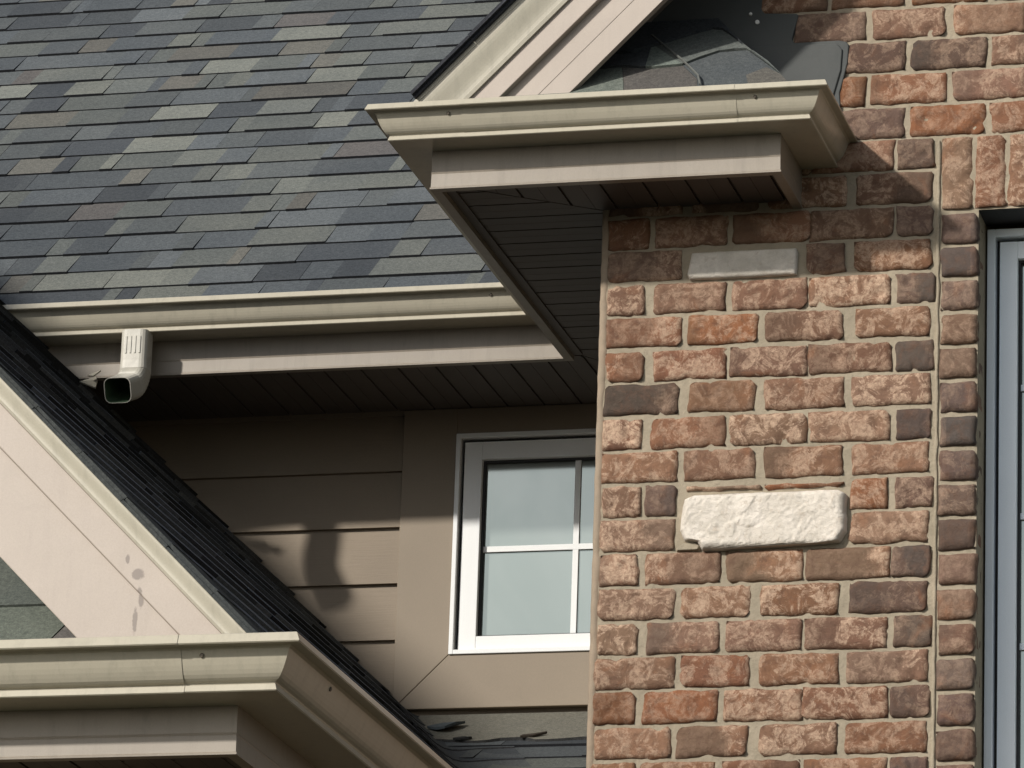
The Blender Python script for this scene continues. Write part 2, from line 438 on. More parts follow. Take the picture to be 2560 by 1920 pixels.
# corner bead of mortar / caulk down the left edge of the bay and down the soldier/jamb joint
cb = MB(); n = 240
ids = []
for j in range(n+1):
    Z = 4.2+1.63*j/n; e = noise.noise(Vector((0, 0, Z*14)))*.006+noise.noise(Vector((3, 0, Z*60)))*.003; e2 = noise.noise(Vector((7, 0, Z*22)))*.003; e3 = noise.noise(Vector((1, 4, Z*35)))*.003
    ids.append(cb.add([(-2.914, YB+.03, Z), (-2.914+e2*.5, YB+.001+e3, Z), (-2.910+e2, YB-.003+e3, Z), (-2.898+e, YB-.004+e2, Z), (-2.890+e, YB+.006, Z)]))
for j in range(n):
    for i in range(4): cb.face([ids[j][i], ids[j][i+1], ids[j+1][i+1], ids[j+1][i]], 0, smooth=True)
lab(cb.build('corner_strip', M['caulk'], o_wall), 'tan mortar strip down the left corner of the brick bay')
vb = MB(); ids = []
for j in range(n+1):
    Z = 4.2+1.77*j/n; e = noise.noise(Vector((5, 0, Z*18)))*.0024; ww = .006+.003*noise.noise(Vector((8, 2, Z*25)))
    ids.append(vb.add([(-2.052-ww+e, YB+.004, Z), (-2.052-ww*.5+e, YB-.005, Z), (-2.052+ww*.5+e, YB-.005, Z), (-2.052+ww+e, YB+.004, Z)]))
for j in range(n):
    for i in range(3): vb.face([ids[j][i], ids[j][i+1], ids[j+1][i+1], ids[j+1][i]], 0, smooth=True)
vb.build('mortar_joint', M['mortar'], o_wall)

def stone(outline, front, label, nx=130, nz2=44, rough=1.0):
    xs = [p[0] for p in outline]; zs = [p[1] for p in outline]
    z0, z1 = min(zs), max(zs); mb = MB(); ids = []
    n = len(outline)
    for j in range(nz2+1):
        Z = z0+(z1-z0)*(.0005+.999*j/nz2); cr = []
        for i in range(n):
            p, q = outline[i], outline[(i+1) % n]
            if (p[1]-Z)*(q[1]-Z) < 0: cr.append(p[0]+(Z-p[1])/(q[1]-p[1])*(q[0]-p[0]))
        xa, xb = min(cr), max(cr); row = []
        for i in range(nx+1):
            X = xa+(xb-xa)*i/nx
            e = min(X-xa, xb-X, Z-z0, z1-Z); k = 1-min(1, e/(.006+.012*rough)); fall = math.sqrt(max(0, 1-k*k))
            P = Vector((X, Z, 0)); dd, pp_ = noise.voronoi(P*21+Vector((4, 4, 4))); q0 = pp_[0]; rv = Vector((noise.noise(q0*7.1), noise.noise(q0*5.3+Vector((3, 3, 3))), 0))
            c1 = (P*21+Vector((4, 4, 4))-q0).dot(rv)*1.1; c3 = noise.noise(P*110); c2 = noise.noise(P*12)
            dep = front*fall+(c1*.0062+c2*.0035+c3*.0014)*rough*fall
            w_ = (noise.noise(P*50)*.0022)*k*(.2+rough)
            if i in (0, nx) or j in (0, nz2): dep = -.01
            row.append((X+w_, YB-dep, Z+w_))
        ids.append(mb.add(row))
    for j in range(nz2):
        for i in range(nx): mb.face([ids[j][i], ids[j][i+1], ids[j+1][i+1], ids[j+1][i]], 0, smooth=True)
    return lab(mb.build('limestone_block', M['stone'], o_wall), label)
stone([(-2.679, 5.702), (-2.41, 5.704), (-2.406, 5.69), (-2.408, 5.633), (-2.56, 5.631), (-2.683, 5.632), (-2.690, 5.645)][::-1], .016,
      'small smooth white stone set high in the brickwork below the boxed eave', rough=.25)
stone([(-2.683, 5.053), (-2.658, 5.064), (-2.494, 5.070), (-2.29, 5.068), (-2.271, 5.057), (-2.271, 4.962), (-2.288, 4.933), (-2.433, 4.930),
       (-2.631, 4.922), (-2.640, 4.936), (-2.650, 4.946), (-2.679, 4.952), (-2.693, 4.976)][::-1], .030,
      'large rough-hewn white limestone block at mid height of the brick bay')
ch = MB()
ch.prism([(-2.700, YB, 4.925), (-2.640, YB, 4.925), (-2.634, YB, 4.94), (-2.652, YB, 4.952), (-2.682, YB, 4.948), (-2.70, YB, 4.935)],
         [(-2.696, YB-.012, 4.928), (-2.645, YB-.014, 4.928), (-2.641, YB-.012, 4.938), (-2.655, YB-.013, 4.948), (-2.680, YB-.011, 4.945), (-2.695, YB-.010, 4.935)][:])
lab(ch.build('mortar_patch', M['mortar'], o_wall, .002), 'grey mortar lump at the lower left corner of the large stone')

# ------------------------------------------------------------------ profiles
def kprof(s, zb, H, O=0.0):
    """K-style gutter: s scales the 5 inch profile; zb bottom z"""
    out = [(0, H), (0, 0), (.0900, 0), (.0920, .0018), (.0885, .0122), (.0865, .0134), (.0862, .0148), (.0900, .0158), (.0945, .0178), (.0985, .0212), (.1025, .0262), (.1062, .0325), (.1098, .0400), (.1130, .0480),
           (.1158, .0560), (.1182, .0630), (.1225, .0668), (.1395, .0672), (.1412, .0692), (.1350, .0838), (.1330, .0850), (.1290, .0845), (.1270, .0825), (.1270, .0790),
           (.1330, .0780), (.1350, .0705), (.1160, .0700), (.110, .0540), (.104, .0385), (.094, .023), (.082, .0040), (.003, .0030), (.003, H)]
    return [(a*s, zb+b*s) for a, b in out]
ZG, ZF = 5.9115, 5.81
P_U = [(-3.29, 13.155), (-3.29, 11.72), (-2.40, 11.72), (-2.40, 11.999)]
def gutter(name, path, prof, start=None, end=None, parent=house, label=None, caps=(True, True)):
    mb = MB(); 
    sweep(mb, prof, path, caps=caps, start=start, end=end)
    o = mb.build(name, M['gutter'], parent)
    if label: lab(o, label)
    return o
# path runs so that outward is on the right of travel: reverse of the walk above
def rev(p): return p[::-1]
# outward for travel from back-left corner to the front: travelling -Y, right side is -X (outward) -> ok
pu = kprof(1, ZG, .075)
g_u = gutter('gutter', P_U, pu, start=(-1, -1), label='cream gutter wrapping the boxed eave of the brick gable')
# main eave gutter: its left end is scribed to the slope of the lower gable roof
def lroofz(x): return 1.10-x
mb = MB(); rl = []
xa = [(a, z) for a, z in pu]
rl.append(mb.add([(1.10-z-.035, 13.155-a, z) for a, z in xa])); rl.append(mb.add([(-3.29-a, 13.155-a, z) for a, z in xa]))
for k in range(len(xa)):
    mb.face([rl[0][k], rl[1][k], rl[1][(k+1) % len(xa)], rl[0][(k+1) % len(xa)]])
mb.face(rl[0])
g_m = lab(mb.build('gutter', M['gutter'], house), 'cream gutter along the main eave above the beige siding')
SL = 1.24
YL = 9.4+.14*SL       # lower gable fascia plane
ZLG = 4.07-.0845*SL
ZLF = ZLG-.101
XLF = -3.045
pl = kprof(SL, ZLG, .075)
P_L = [(-4.45, YL+.30), (-4.45, YL), (XLF, YL), (XLF, 11.99)]
g_l = gutter('gutter', P_L, pl, label='cream gutter around the corner of the lower gable eave, nearest the camera')
# lap joints: a slightly larger sleeve of the same profile over part of the run
def sleeve(prof, x0, x1, yf, grow, parent):
    pr = [(a+(grow if a > .05 else 0), z+(-grow*.7 if z < prof[2][1]+.03 else 0)) for a, z in prof[2:21]]
    pr = pr+[(a-.0012, z) for a, z in pr[::-1]]
    mb = MB(); sweep(mb, pr, [(x0, yf), (x1, yf)]); return mb.build('lap_joint', M['gutter'], parent)
sleeve(pu, -3.188, -2.49, 11.72, .0012, g_u)
sleeve(pl, -4.3, -3.122, YL, .0016, g_l)
def screw(p, ax, parent, r_=.0045, name='screw', mat='screw'):
    mb = MB(); mb.cyl(p, ax, r_, .003, 10, dome=.0015); return mb.build(name, M[mat], parent)
for p in ((-3.22, 11.72-.1155, ZG+.056), (-2.442, 11.72-.1155, ZG+.056)): screw(p, (0, -1, -.2), g_u)
screw((-3.476, 13.155-.1155, ZG+.056), (0, -1, -.2), g_m)
screw((-3.079, YL-.1145*SL, ZLG+.055*SL), (0, -1, -.2), g_l, .005)
screw((XLF+.1145*SL, YL+.16, ZLG+.055*SL), (1, 0, -.2), g_l, .005)
# inside corner strip on the U gutter left end
# ------------------------------------------------------------------ fascia
def fascia(path, z0, z1, start, end, label, inner=-.022):
    mb = MB()
    pr = [(inner, z1), (inner, z0), (.0028, z0), (.0030, z0+.0035), (.0008, z0+.006), (0, z0+.04), (.0010, z0+.043), (0, z0+.046), (0, z1)]
    sweep(mb, pr, path, start=start, end=end)
    return lab(mb.build('fascia', M['fascia'], house), label)
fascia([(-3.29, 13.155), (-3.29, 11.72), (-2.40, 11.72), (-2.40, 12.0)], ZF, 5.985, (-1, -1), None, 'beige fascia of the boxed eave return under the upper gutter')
mb = MB()
zz = [(ZF, 0.003), (ZF+.0045, .003), (ZF+.006, 0), (5.985, 0)]
F0 = [(-.022, 5.985), (-.022, ZF), (.0028, ZF), (.0030, ZF+.0035), (.0008, ZF+.006), (0, ZF+.04), (.0010, ZF+.043), (0, ZF+.046), (0, 5.985)]
a_ = mb.add([(1.10-z-.04, 13.155-a, z) for a, z in F0]); b_ = mb.add([(-3.29-a, 13.155-a, z) for a, z in F0])
for k in range(len(F0)): mb.face([a_[k], b_[k], b_[(k+1) % len(F0)], a_[(k+1) % len(F0)]])
mb.face(a_)
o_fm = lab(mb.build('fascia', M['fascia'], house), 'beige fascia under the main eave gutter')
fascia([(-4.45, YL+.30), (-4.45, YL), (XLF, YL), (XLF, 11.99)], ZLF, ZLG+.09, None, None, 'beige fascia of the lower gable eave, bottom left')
# scribed end flap of the main fascia, bent forward where the lower roof cuts it
fl = MB()
fl.prism([(-4.700, 13.148, 5.797), (-4.640, 13.120, 5.768), (-4.632, 13.110, 5.786), (-4.645, 13.130, 5.803)],
         [(-4.698, 13.142, 5.799), (-4.638, 13.112, 5.770), (-4.630, 13.102, 5.788), (-4.643, 13.124, 5.805)])
fl.prism([(-4.655, 13.095, 5.797), (-4.632, 13.075, 5.789), (-4.612, 13.08, 5.806), (-4.640, 13.10, 5.806)],
         [(-4.655, 13.090, 5.799), (-4.632, 13.070, 5.791), (-4.612, 13.075, 5.808), (-4.640, 13.095, 5.808)])
lab(fl.build('bent_flashing', M['crown'], o_fm), 'torn bent metal end of the fascia beside the downspout')

# ------------------------------------------------------------------ soffits
ZS = 5.83
def soffit_boards(mb, axis, lo, hi, c0, c1, pitch, phase, clips, z, t=.006, gap=.0035):
    # boards run along `axis`; stacked along the other one
    k = math.floor((c0-phase)/pitch)
    while phase+k*pitch < c1:
        a, b = max(c0, phase+k*pitch+gap), min(c1, phase+(k+1)*pitch-gap)
        if b-a > .004:
            m_ = (a+b)/2
            for (p, q) in ((a, min(b, m_-.0006)), (max(a, m_+.0006), b)):
                poly = [(lo, p), (hi, p), (hi, q), (lo, q)] if axis == 'x' else [(p, lo), (q, lo), (q, hi), (p, hi)]
                for c in clips: poly = clip(poly, *c) if len(poly) > 2 else []
                if len(poly) > 2: mb.prism([(x, y, z) for x, y in poly], [(x, y, z+t) for x, y in poly])
        k += 1
s = MB()
XI, YI = -3.262, 11.748
# mitre 1: from (XI,YI) to (-2.91,12.0); mitre 2: from (XI,13.18) to (-2.91,13.66)
d1 = (12.0-YI)/(-2.91-XI); d2 = (13.66-13.18)/(-2.91-XI)
below1 = (-d1, 1, YI-d1*XI-.003); above1 = (d1, -1, -(YI-d1*XI)-.003)
below2 = (-d2, 1, 13.18-d2*XI-.003); above2 = (d2, -1, -(13.18-d2*XI)-.003)
soffit_boards(s, 'x', XI, -2.905, 11.74, 13.66, .1022, 11.9155, [above1, below2], ZS)
soffit_boards(s, 'y', YI, 12.0, XI, -2.42, .1085, -2.982, [below1], ZS)
soffit_boards(s, 'y', 13.18, 13.66, -5.2, -2.905, .1085, -3.357, [above2], ZS)
s.box(-3.268, -2.9, 11.73, 13.7, ZS+.009, ZS+.02); s.box(-5.3, -3.268, 13.17, 13.7, ZS+.009, ZS+.02); s.box(-2.9, -2.41, 11.73, 12.0, ZS+.009, ZS+.02)
# channels
s.box(-3.268, -3.243, 11.75, 13.17, ZS-.006, ZS-.001); s.box(-5.0, -3.25, 13.178, 13.196, ZS-.006, ZS-.001)
s.box(-2.42, -2.405, 11.742, 12.0, ZS-.006, ZS-.001)
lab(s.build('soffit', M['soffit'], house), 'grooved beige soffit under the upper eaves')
s = MB()
ZSL = ZLF+.02
soffit_boards(s, 'y', YL+.025, YL+.30, -4.43, XLF-.03, .1085, -3.54, [(1, -1, XLF-.03-(YL+.025))], ZSL)
soffit_boards(s, 'x', XLF-.31, XLF-.024, YL+.02, 12.0, .1085, YL+.02, [(-1, 1, -(XLF-.03)+YL+.025)] if 0 else [(-1, -1, -(XLF-.03)-(YL+.025)+0)] if 0 else [], ZSL+.0015)
s.box(-4.44, XLF-.02, YL+.02, YL+.31, ZSL+.010, ZSL+.02)
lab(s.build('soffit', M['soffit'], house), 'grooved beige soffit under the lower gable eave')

# ------------------------------------------------------------------ siding wall
s = MB()
zb = 5.651+.166*2
while zb > 4.9:
    z1 = zb+.166
    # each board: bottom stands proud, top tucked under the next one
    xl = -6.5
    bot = [(xl, YS-.015, zb), (-3.86, YS-.015, zb), (-3.86, YS+.01, zb), (xl, YS+.01, zb)]
    top = [(xl, YS-.0015, z1), (-3.86, YS-.0015, z1), (-3.86, YS+.01, z1), (xl, YS+.01, z1)]
    s.prism(bot, top)
    zb -= .1665
s.box(-6.5, -3.76, YS+.008, YS+.2, 0, 6.4); s.box(-3.76, -2.9, YS+.008, YS+.2, 0, 5.07); s.box(-3.76, -2.9, YS+.008, YS+.2, 5.78, 6.4)
s.box(-2.99, -2.9, YS+.0085, YS+.2, 5.07, 5.78); s.box(-3.76, -2.99, YS+.17, YS+.2, 5.07, 5.78)
s.box(-2.9, -2.88, 12.3, YS+.2, 0, 6.0)
lab(s.build('siding_wall', M['siding'], house), 'beige lap-siding wall under the main eave')
o_sid = s
# ------------------------------------------------------------------ window in siding
cz = MB()
yC = YS-.020
XO0, XO1, ZO0, ZO1 = -3.722, -3.02, 5.101, 5.752
cx0, cx1, cz0, cz1 = -3.882, -2.895, 4.945, 5.829
# four mitred boards
def board(mb, poly, y0, y1):
    mb.prism([(x, y1, z) for x, z in poly], [(x, y0, z) for x, z in poly])
q = .0008
board(cz, [(cx0, cz0), (cx0, cz1), (XO0, cz1), (XO0, ZO0+q)][::-1], yC, YS+.01)
board(cz, [(cx0+2*q, cz0), (cx1, cz0), (cx1, ZO0), (XO0, ZO0)], yC+.0006, YS+.01)
board(cz, [(XO0, ZO1), (cx1, ZO1), (cx1, cz1), (XO0, cz1)], yC+.001, YS+.01)
cz.box(XO1, cx1, yC+.001, YS+.01, ZO0, ZO1)
win_m = MB()
def ring(mb, x0, x1, z0, z1, w, y0, y1, m=0, wb=None):
    wb = wb or w
    mb.box(x0, x0+w, y0, y1, z0, z1, m); mb.box(x1-w, x1, y0, y1, z0, z1, m)
    mb.box(x0+w, x1-w, y0+.0003, y1, z0, z0+wb, m); mb.box(x0+w, x1-w, y0+.0003, y1, z1-w, z1, m)
def window(label, x0, x1, z0, z1, yf, nx, nz3, stile, rail, gap=.009, outer=.013, mat='vinyl'):
    e = D.objects.new('window', None); COL.objects.link(e); e.parent = house; e['label'] = label
    mb = MB(); ring(mb, x0, x1, z0, z1, outer, yf, yf+.10)
    mb.build('frame', M[mat], e, .0015)
    mb = MB(); a = outer
    ring(mb, x0+a, x1-a, z0+a, z1-a, gap+.004, yf+.038, yf+.10)
    mb.build('gasket', M['gasket'], e)
    a = outer+gap; sy = yf+.018
    mb = MB(); mb.box(x0+a, x0+a+stile, sy, sy+.05, z0+outer, z1-a); mb.box(x1-a-stile, x1-a, sy, sy+.05, z0+outer, z1-a)
    mb.box(x0+a+stile, x1-a-stile, sy+.0004, sy+.05, z0+outer, z0+outer+rail); mb.box(x0+a+stile, x1-a-stile, sy+.0004, sy+.05, z1-a-stile, z1-a)
    mb.build('sash', M[mat], e, .0015)
    gx0, gx1, gz0, gz1 = x0+a+stile, x1-a-stile, z0+outer+rail, z1-a-stile
    mb = MB(); ring(mb, gx0, gx1, gz0, gz1, .006, sy+.018, sy+.05); mb.build('glazing_bead', M['gasket'], e)
    mb = MB(); mb.box(gx0, gx1, sy+.034, sy+.040, gz0, gz1); mb.build('pane', M['glass'], e)
    bw = .017; yb = sy+.026
    for i in range(1, nx):
        X = gx0+(gx1-gx0)*i/nx; mb = MB(); mb.box(X-bw/2, X+bw/2, yb+.0005, yb+.006, gz0, gz1); mb.build('muntin', M[mat], e, .001)
    for i in range(1, nz3):
        Z = gz0+(gz1-gz0)*i/nz3; mb = MB(); mb.box(gx0, gx1, yb, yb+.006, Z-bw/2, Z+bw/2); mb.build('muntin', M[mat], e, .001)
    return e
w1 = window('small white gridded window in the beige siding, partly hidden by the brick bay', XO0, XO1, ZO0, ZO1, YS-.026, 2, 2, .052, .042)
o_c = cz.build('casing', M['casing'], w1, .0022); lab(o_c, 'flat beige trim boards around the small window')
w2 = window('tall white gridded window set into the brick wall at the right edge', WX0+.004, WX1-.004, WZ0+.01, 5.772, 12.118, 3, 4, .045, .05, outer=.020, mat='vinyl_sky_tint')
# blocking behind the brick opening
bk = MB(); bk.box(WX0-.01, WX1+.01, 12.23, 12.26, WZ0-.01, WZ1+.01); bk.build('backing_board', M['gasket'], w2)

# ------------------------------------------------------------------ shingles
SH = [(.085, .094, .098), (.068, .076, .083), (.058, .065, .073), (.100, .109, .106), (.126, .134, .124), (.150, .158, .144), (.112, .120, .114), (.104, .102, .094),
      (.094, .090, .089), (.078, .088, .097), (.096, .107, .115), (.112, .111, .101)]
WT = [16, 16, 12, 13, 10, 5, 12, 4, 2, 12, 10, 4]
BLU = [(.098, .110, .128), (.084, .094, .110), (.112, .124, .140), (.118, .130, .140), (.100, .110, .120)]
def shingles(mb, org, ud, vd, rows, u0, u1, exp=.143, clips=(), seg=(.04, .25), tone=1.0, hscale=1.0, pal=None, thick=.0042, wav=.0, even=False, edge=(.018, .019, .022)):
    org, ud, vd = Vector(org), Vector(ud).normalized(), Vector(vd).normalized()
    nd = ud.cross(vd)
    if nd.z < 0: nd = -nd
    for rI in rows:
        x = u0+random.uniform(-.3, 0); shift = 0
        nextend = x+random.uniform(.4, 1.0); prev = None; raised = random.random() < .5
        while x < u1:
            wd = random.uniform(*seg); 
            if random.random() < .15: wd *= 1.5
            endj = False
            if x+wd > nextend: wd = max(.04, nextend-x); endj = True
            cidx = random.choices(range(len(SH)), WT)[0]
            kf = random.uniform(.88, 1.12); c = tuple(t*tone*kf for t in (random.choice(pal) if pal else SH[cidx]))
            ke = random.choice((.2, .45, .8))
            h = (thick*(1.5 if even else 2.0 if raised else 1.15)+random.uniform(0, .0012))*hscale
            sl = random.uniform(-.0, .0)
            g_ = .0018 if endj else 0
            jv = random.uniform(-.0022, .0022)
            v0 = rI*exp+jv*(.5 if even else 1)-(0 if raised or even else -.003); v1 = (rI+1)*exp+.030
            ww = wav*math.sin(x*3+rI)
            poly = [(x, v0+ww), (x+wd-g_, v0+ww+random.uniform(-.0012, .0012)), (x+wd-g_, v1), (x, v1)]
            for cl in clips: poly = clip(poly, *cl) if len(poly) > 2 else []
            if len(poly) > 2:
                def P(a, b, hh): q = org+ud*a+vd*b+nd*hh; return (q.x, q.y, q.z)
                top = [P(a, b, h*(1-(b-v0)/(v1-v0))+.001) for a, b in poly]; bot = [P(a, b, -.003) for a, b in poly]
                if (ud.cross(vd)).z < 0: top = top[::-1]; bot = bot[::-1]
                mb.prism(bot, top, 0, (*c, 1), cs=(*(edge or [t*ke for t in c]), 1))
            x += wd
            if endj: nextend = x+random.uniform(.55, 1.0)
            if not endj or random.random() < .5: raised = not raised if random.random() < .75 else raised

def slab(mb, pts, th, c=(.05, .05, .052, 1)):
    """thin roof deck below the shingles; pts CCW from above"""
    v = [Vector(p) for p in pts]; n_ = (v[1]-v[0]).cross(v[2]-v[0]).normalized()
    if n_.z < 0: v = v[::-1]; n_ = -n_
    mb.prism([tuple(p-n_*th) for p in v], [tuple(p-n_*.002) for p in v], 0, c)
# main roof: z = 5.985 + tan*(Y-13.04)
TM = math.radians(39.8); cm, sm = math.cos(TM), math.sin(TM)
mr = MB()
E0 = Vector((0, 13.055, 5.982))
# valley with lower gable roof  (z = 1.10 - x)
shingles(mr, E0, (1, 0, 0), (0, cm, sm), range(0, 34), -7.3, -2.2, clips=[(-1, -sm, E0.z-1.10+.0)], tone=1.0)
def mz(y): return E0.z+(y-E0.y)*sm/cm
yt = 18.6
slab(mr, [(-4.9, E0.y, E0.z), (2.2, E0.y, E0.z), (2.2, yt, mz(yt)), (1.10-mz(yt)-.0, yt, mz(yt))], .05)
slab(mr, [(2.2, yt, mz(yt)), (1.10-mz(yt), yt, mz(yt)), (1.10-mz(yt), yt+5, mz(yt)-4), (2.2, yt+5, mz(yt)-4)], .05)
lab(mr.build('roof', M['shingle'], house), 'main grey-green shingle roof slope, upper left')

# upper gable roof slabs (over the brick bay)
ug = MB()
def vy(z): return E0.y+(z-E0.z)*cm/sm
c45 = (.05, .052, .056, 1)
rx0, rz0, apx, apz = -3.325, 6.035, -1.0, 8.36
slab(ug, [(rx0, 11.72, rz0+.005), (apx, 11.72, apz+.005), (apx, vy(apz), apz+.005), (rx0, 13.12, rz0+.005)], .03, c45)
slab(ug, [(-2*0+1.325, 11.72, rz0), (apx, 11.72, apz), (apx, vy(apz), apz), (1.325, 13.12, rz0)], .03, c45)
# layered starter and shingle edges showing at the rake
for n_, (t0, yo) in enumerate(((.0095, 11.640), (.0015, 11.652))):
    v0 = Vector((rx0, yo, rz0)); 
    for j in range(16):
        a = j*.205; b = a+.205-.0015
        oo = .0007*(j % 2)+random.uniform(0, .001)
        P = lambda s_, hh: (rx0+s_*.7071-hh*.7071, rz0+s_*.7071+hh*.7071)
        q0, q1, q2, q3 = P(a, t0-.0065), P(b, t0-.0065), P(b, t0+oo), P(a, t0+oo+.001)
        ug.prism([(x, 11.9, z) for x, z in (q0, q1, q2, q3)], [(x, yo-random.uniform(0, .003), z) for x, z in (q0, q1, q2, q3)], 0, (.045, .047, .055, 1))
lab(ug.build('roof', M['shingle'], house), 'dark shingle edge of the gable roof over the brick bay')

# lower gable roof: right slope z = 1.10 - x, runs back to the siding wall and the main valley
lg = MB()
ridge_x = -6.2
e0 = Vector((-2.985, 9.515, 1.10+2.985-.008))
L_ = math.hypot(ridge_x+2.985, ridge_x+2.985)
up = Vector((-1, 0, 1)).normalized()
# coordinates: u = along +Y from the rake, v = up the slope
k2 = math.sqrt(.5)
# clip against siding wall for z below main eave, against main roof above it: y <= 13.66 or y <= vy(z)
def lclips():
    # u+9.525 <= vy(e0.z+v*k2)
    a = cm/sm*k2
    return [(1, -a, E0.y+(e0.z-E0.z)*cm/sm-9.525)]
shingles(lg, e0, (0, 1, 0), up, range(0, 22), 0, YS-9.525, exp=.143, clips=[(-1, 0, .004)], tone=1.0, hscale=1.25, thick=.0052, seg=(.10, .38), wav=.003, pal=BLU, even=True, edge=None)
shingles(lg, e0, (0, 1, 0), up, range(16, 31), YS-9.525, 6.4, exp=.143, clips=lclips(), tone=.95)
lx = lambda v: (e0.x-v*k2, e0.z+v*k2)
xa_, za_ = ridge_x, 1.10-ridge_x-.008
slab(lg, [(e0.x, 9.60, e0.z), (xa_, 9.60, za_), (xa_, vy(za_), za_), (-4.9, 13.3, 1.10+4.9-.008), (-4.9, YS, 1.10+4.9-.008), (e0.x, YS, e0.z)][::-1], .03, (.035, .036, .04, 1))
slab(lg, [(2*ridge_x-e0.x, 9.60, e0.z), (xa_, 9.60, za_), (xa_, vy(za_), za_), (2*ridge_x-e0.x, YS, e0.z)], .03, (.035, .036, .04, 1))
# layered shingle ends along the rake
for j in range(24):
    for t0, yo in ((-.006, 9.500), (.002, 9.508)):
        a, b = j*.143*1.0, (j+1)*.143-.001
        oo = random.uniform(0, .003)
        def P(s_, hh): return (e0.x-s_*k2+hh*k2, e0.z+s_*k2+hh*k2)
        q = [P(a, t0), P(a, t0+.0075+oo*.5), P(b, t0+.0065+oo*.5), P(b, t0)]
        lg.prism([(x, 9.70, z) for x, z in q], [(x, yo-random.uniform(0, .004), z) for x, z in q], 0, (.050, .055, .055, 1))
lab(lg.build('roof', M['shingle'], house), 'dark steep right slope of the lower gable roof, seen edge-on')

# small shed roof between the lower gable and the bay
sr = MB()
TS = math.radians(26.57); cs, ss = math.cos(TS), math.sin(TS)
z1w = 4.918
def sp(x, y, h=0): return (x, y-h*ss, z1w-(YS-y)*ss/cs+h*cs)
o_ = Vector(sp(0, YS)) - Vector((0, cs, ss))*2.145
val = lambda: [(-1, -ss, o_.z-1.10)]      # x + z >= 1.10 : keep right of the valley
shingles(sr, o_, (1, 0, 0), (0, cs, ss), range(0, 14), -4.2, -2.915, exp=.1365, clips=val(), tone=.78, seg=(.18, .5), thick=.004)
yv = 12.0
slab(sr, [(1.10-sp(0, YS)[2], YS, sp(0, YS)[2]), (-2.915, YS, sp(0, YS)[2]), (-2.915, yv, sp(0, yv)[2]), (1.10-sp(0, yv)[2], yv, sp(0, yv)[2])], .04)
o_sr = lab(sr.build('roof', M['shingle'], house), 'small low-slope shingle roof below the siding window')
# grey cover strip at its top, lower edge a little uneven
cs_ = MB(); n = 26; rt = []; rb = []
for i in range(n+1):
    x = -3.80+(-2.915+3.80)*i/n
    yb_ = 13.368+.018*math.exp(-((x+3.68)/.05)**2)-.006*math.sin(i*1.1)+(.012 if 8 < i < 12 else 0)-.10*max(0, (-3.66-x))
    hh = .014+random.uniform(0, .003)
    rb.append((x, yb_, hh)); rt.append((x, YS-.004, .014))
ia = cs_.add([sp(*p) for p in rb]); ib = cs_.add([sp(*p) for p in rt]); ic = cs_.add([sp(p[0], p[1], p[2]-.010) for p in rb]); id_ = cs_.add([sp(x, y, -.002) for x, y, h in rt])
for i in range(n):
    cl_ = (.145, .14, .118, 1)
    cs_.face([ia[i], ia[i+1], ib[i+1], ib[i]], 0, cl_); cs_.face([ic[i], ic[i+1], ia[i+1], ia[i]], 0, (.05, .05, .05, 1)); cs_.face([id_[i], id_[i+1], ic[i+1], ic[i]], 0, cl_)
lab(cs_.build('cap_shingle', M['shingle'], o_sr), 'plain grey strip across the top of the small shed roof')
# woven valley shingles bending up onto the gable slope
wv = MB()
for r_ in range(0, 9):
    v = YS-.10-.122*r_
    pts = []
    for i in range(15):
        t = i/14; xv = 1.10-sp(0, v)[2]; x = xv-.09+.30*t
        y_ = v-.03*math.exp(-((x-xv)/.09)**2)-max(0, xv-x)*.55
        zl, zs = 1.10-x, sp(x, y_)[2]; k_ = 60
        z_ = math.log(math.exp(k_*(zl-zs))+1)/k_+zs+.007
        pts.append((x, y_, z_))
    a = wv.add(pts); b = wv.add([(p[0]-.075, p[1]+.15, math.log(math.exp(60*(1.10-(p[0]-.075)-sp(0, p[1]+.15)[2]))+1)/60+sp(0, p[1]+.15)[2]+.002) for p in pts])
    c2 = wv.add([(p[0], p[1]+.001, p[2]-.010) for p in pts])
    c_ = tuple(t*.8 for t in random.choice(SH[:4]))
    for i in range(14):
        wv.face([a[i], a[i+1], b[i+1], b[i]], 0, (*c_, 1), smooth=False); wv.face([c2[i], c2[i+1], a[i+1], a[i]], 0, (.03, .03, .032, 1))
lab(wv.build('valley_shingle', M['shingle'], o_sr), 'shingles bent up in the valley against the steep slope')

def scrap(pts, th, name, label, cat, col=(.075, .085, .09, 1), lift=None):
    mb = MB(); n = len(pts); cx_ = sum(p[0] for p in pts)/n; cy_ = sum(p[1] for p in pts)/n
    lift = lift or [0]*n
    o = (cx_, cy_, sp(cx_, cy_, 0)[2])
    top = [Vector(sp(x, y, .017+l+th))-Vector(o) for (x, y), l in zip(pts, lift)]; bot = [Vector(sp(x, y, .016+l))-Vector(o) for (x, y), l in zip(pts, lift)]
    mb.prism([tuple(p) for p in bot], [tuple(p) for p in top], 0, col)
    ob = mb.build(name, M['shingle']); ob.location = o
    ob['label'] = label; ob['category'] = cat
    return ob
scrap([(-3.735, 13.50), (-3.700, 13.46), (-3.670, 13.452), (-3.645, 13.48), (-3.632, 13.525), (-3.70, 13.535)], .006, 'shingle_scrap',
      'curled loose shingle piece in the valley corner below the window trim', 'shingle scrap', (.07, .085, .095, 1), [.001, .006, .012, .016, .006, 0])
scrap([(-3.625, 13.372), (-3.60, 13.362), (-3.578, 13.366), (-3.572, 13.378), (-3.600, 13.386)], .005, 'debris_lump',  # small dark piece of roof debris, kind not identified
      'small dark debris lump lying at the edge of the plain grey roof strip', 'debris lump', (.03, .03, .03, 1), [.0, .002, .003, 0, 0])
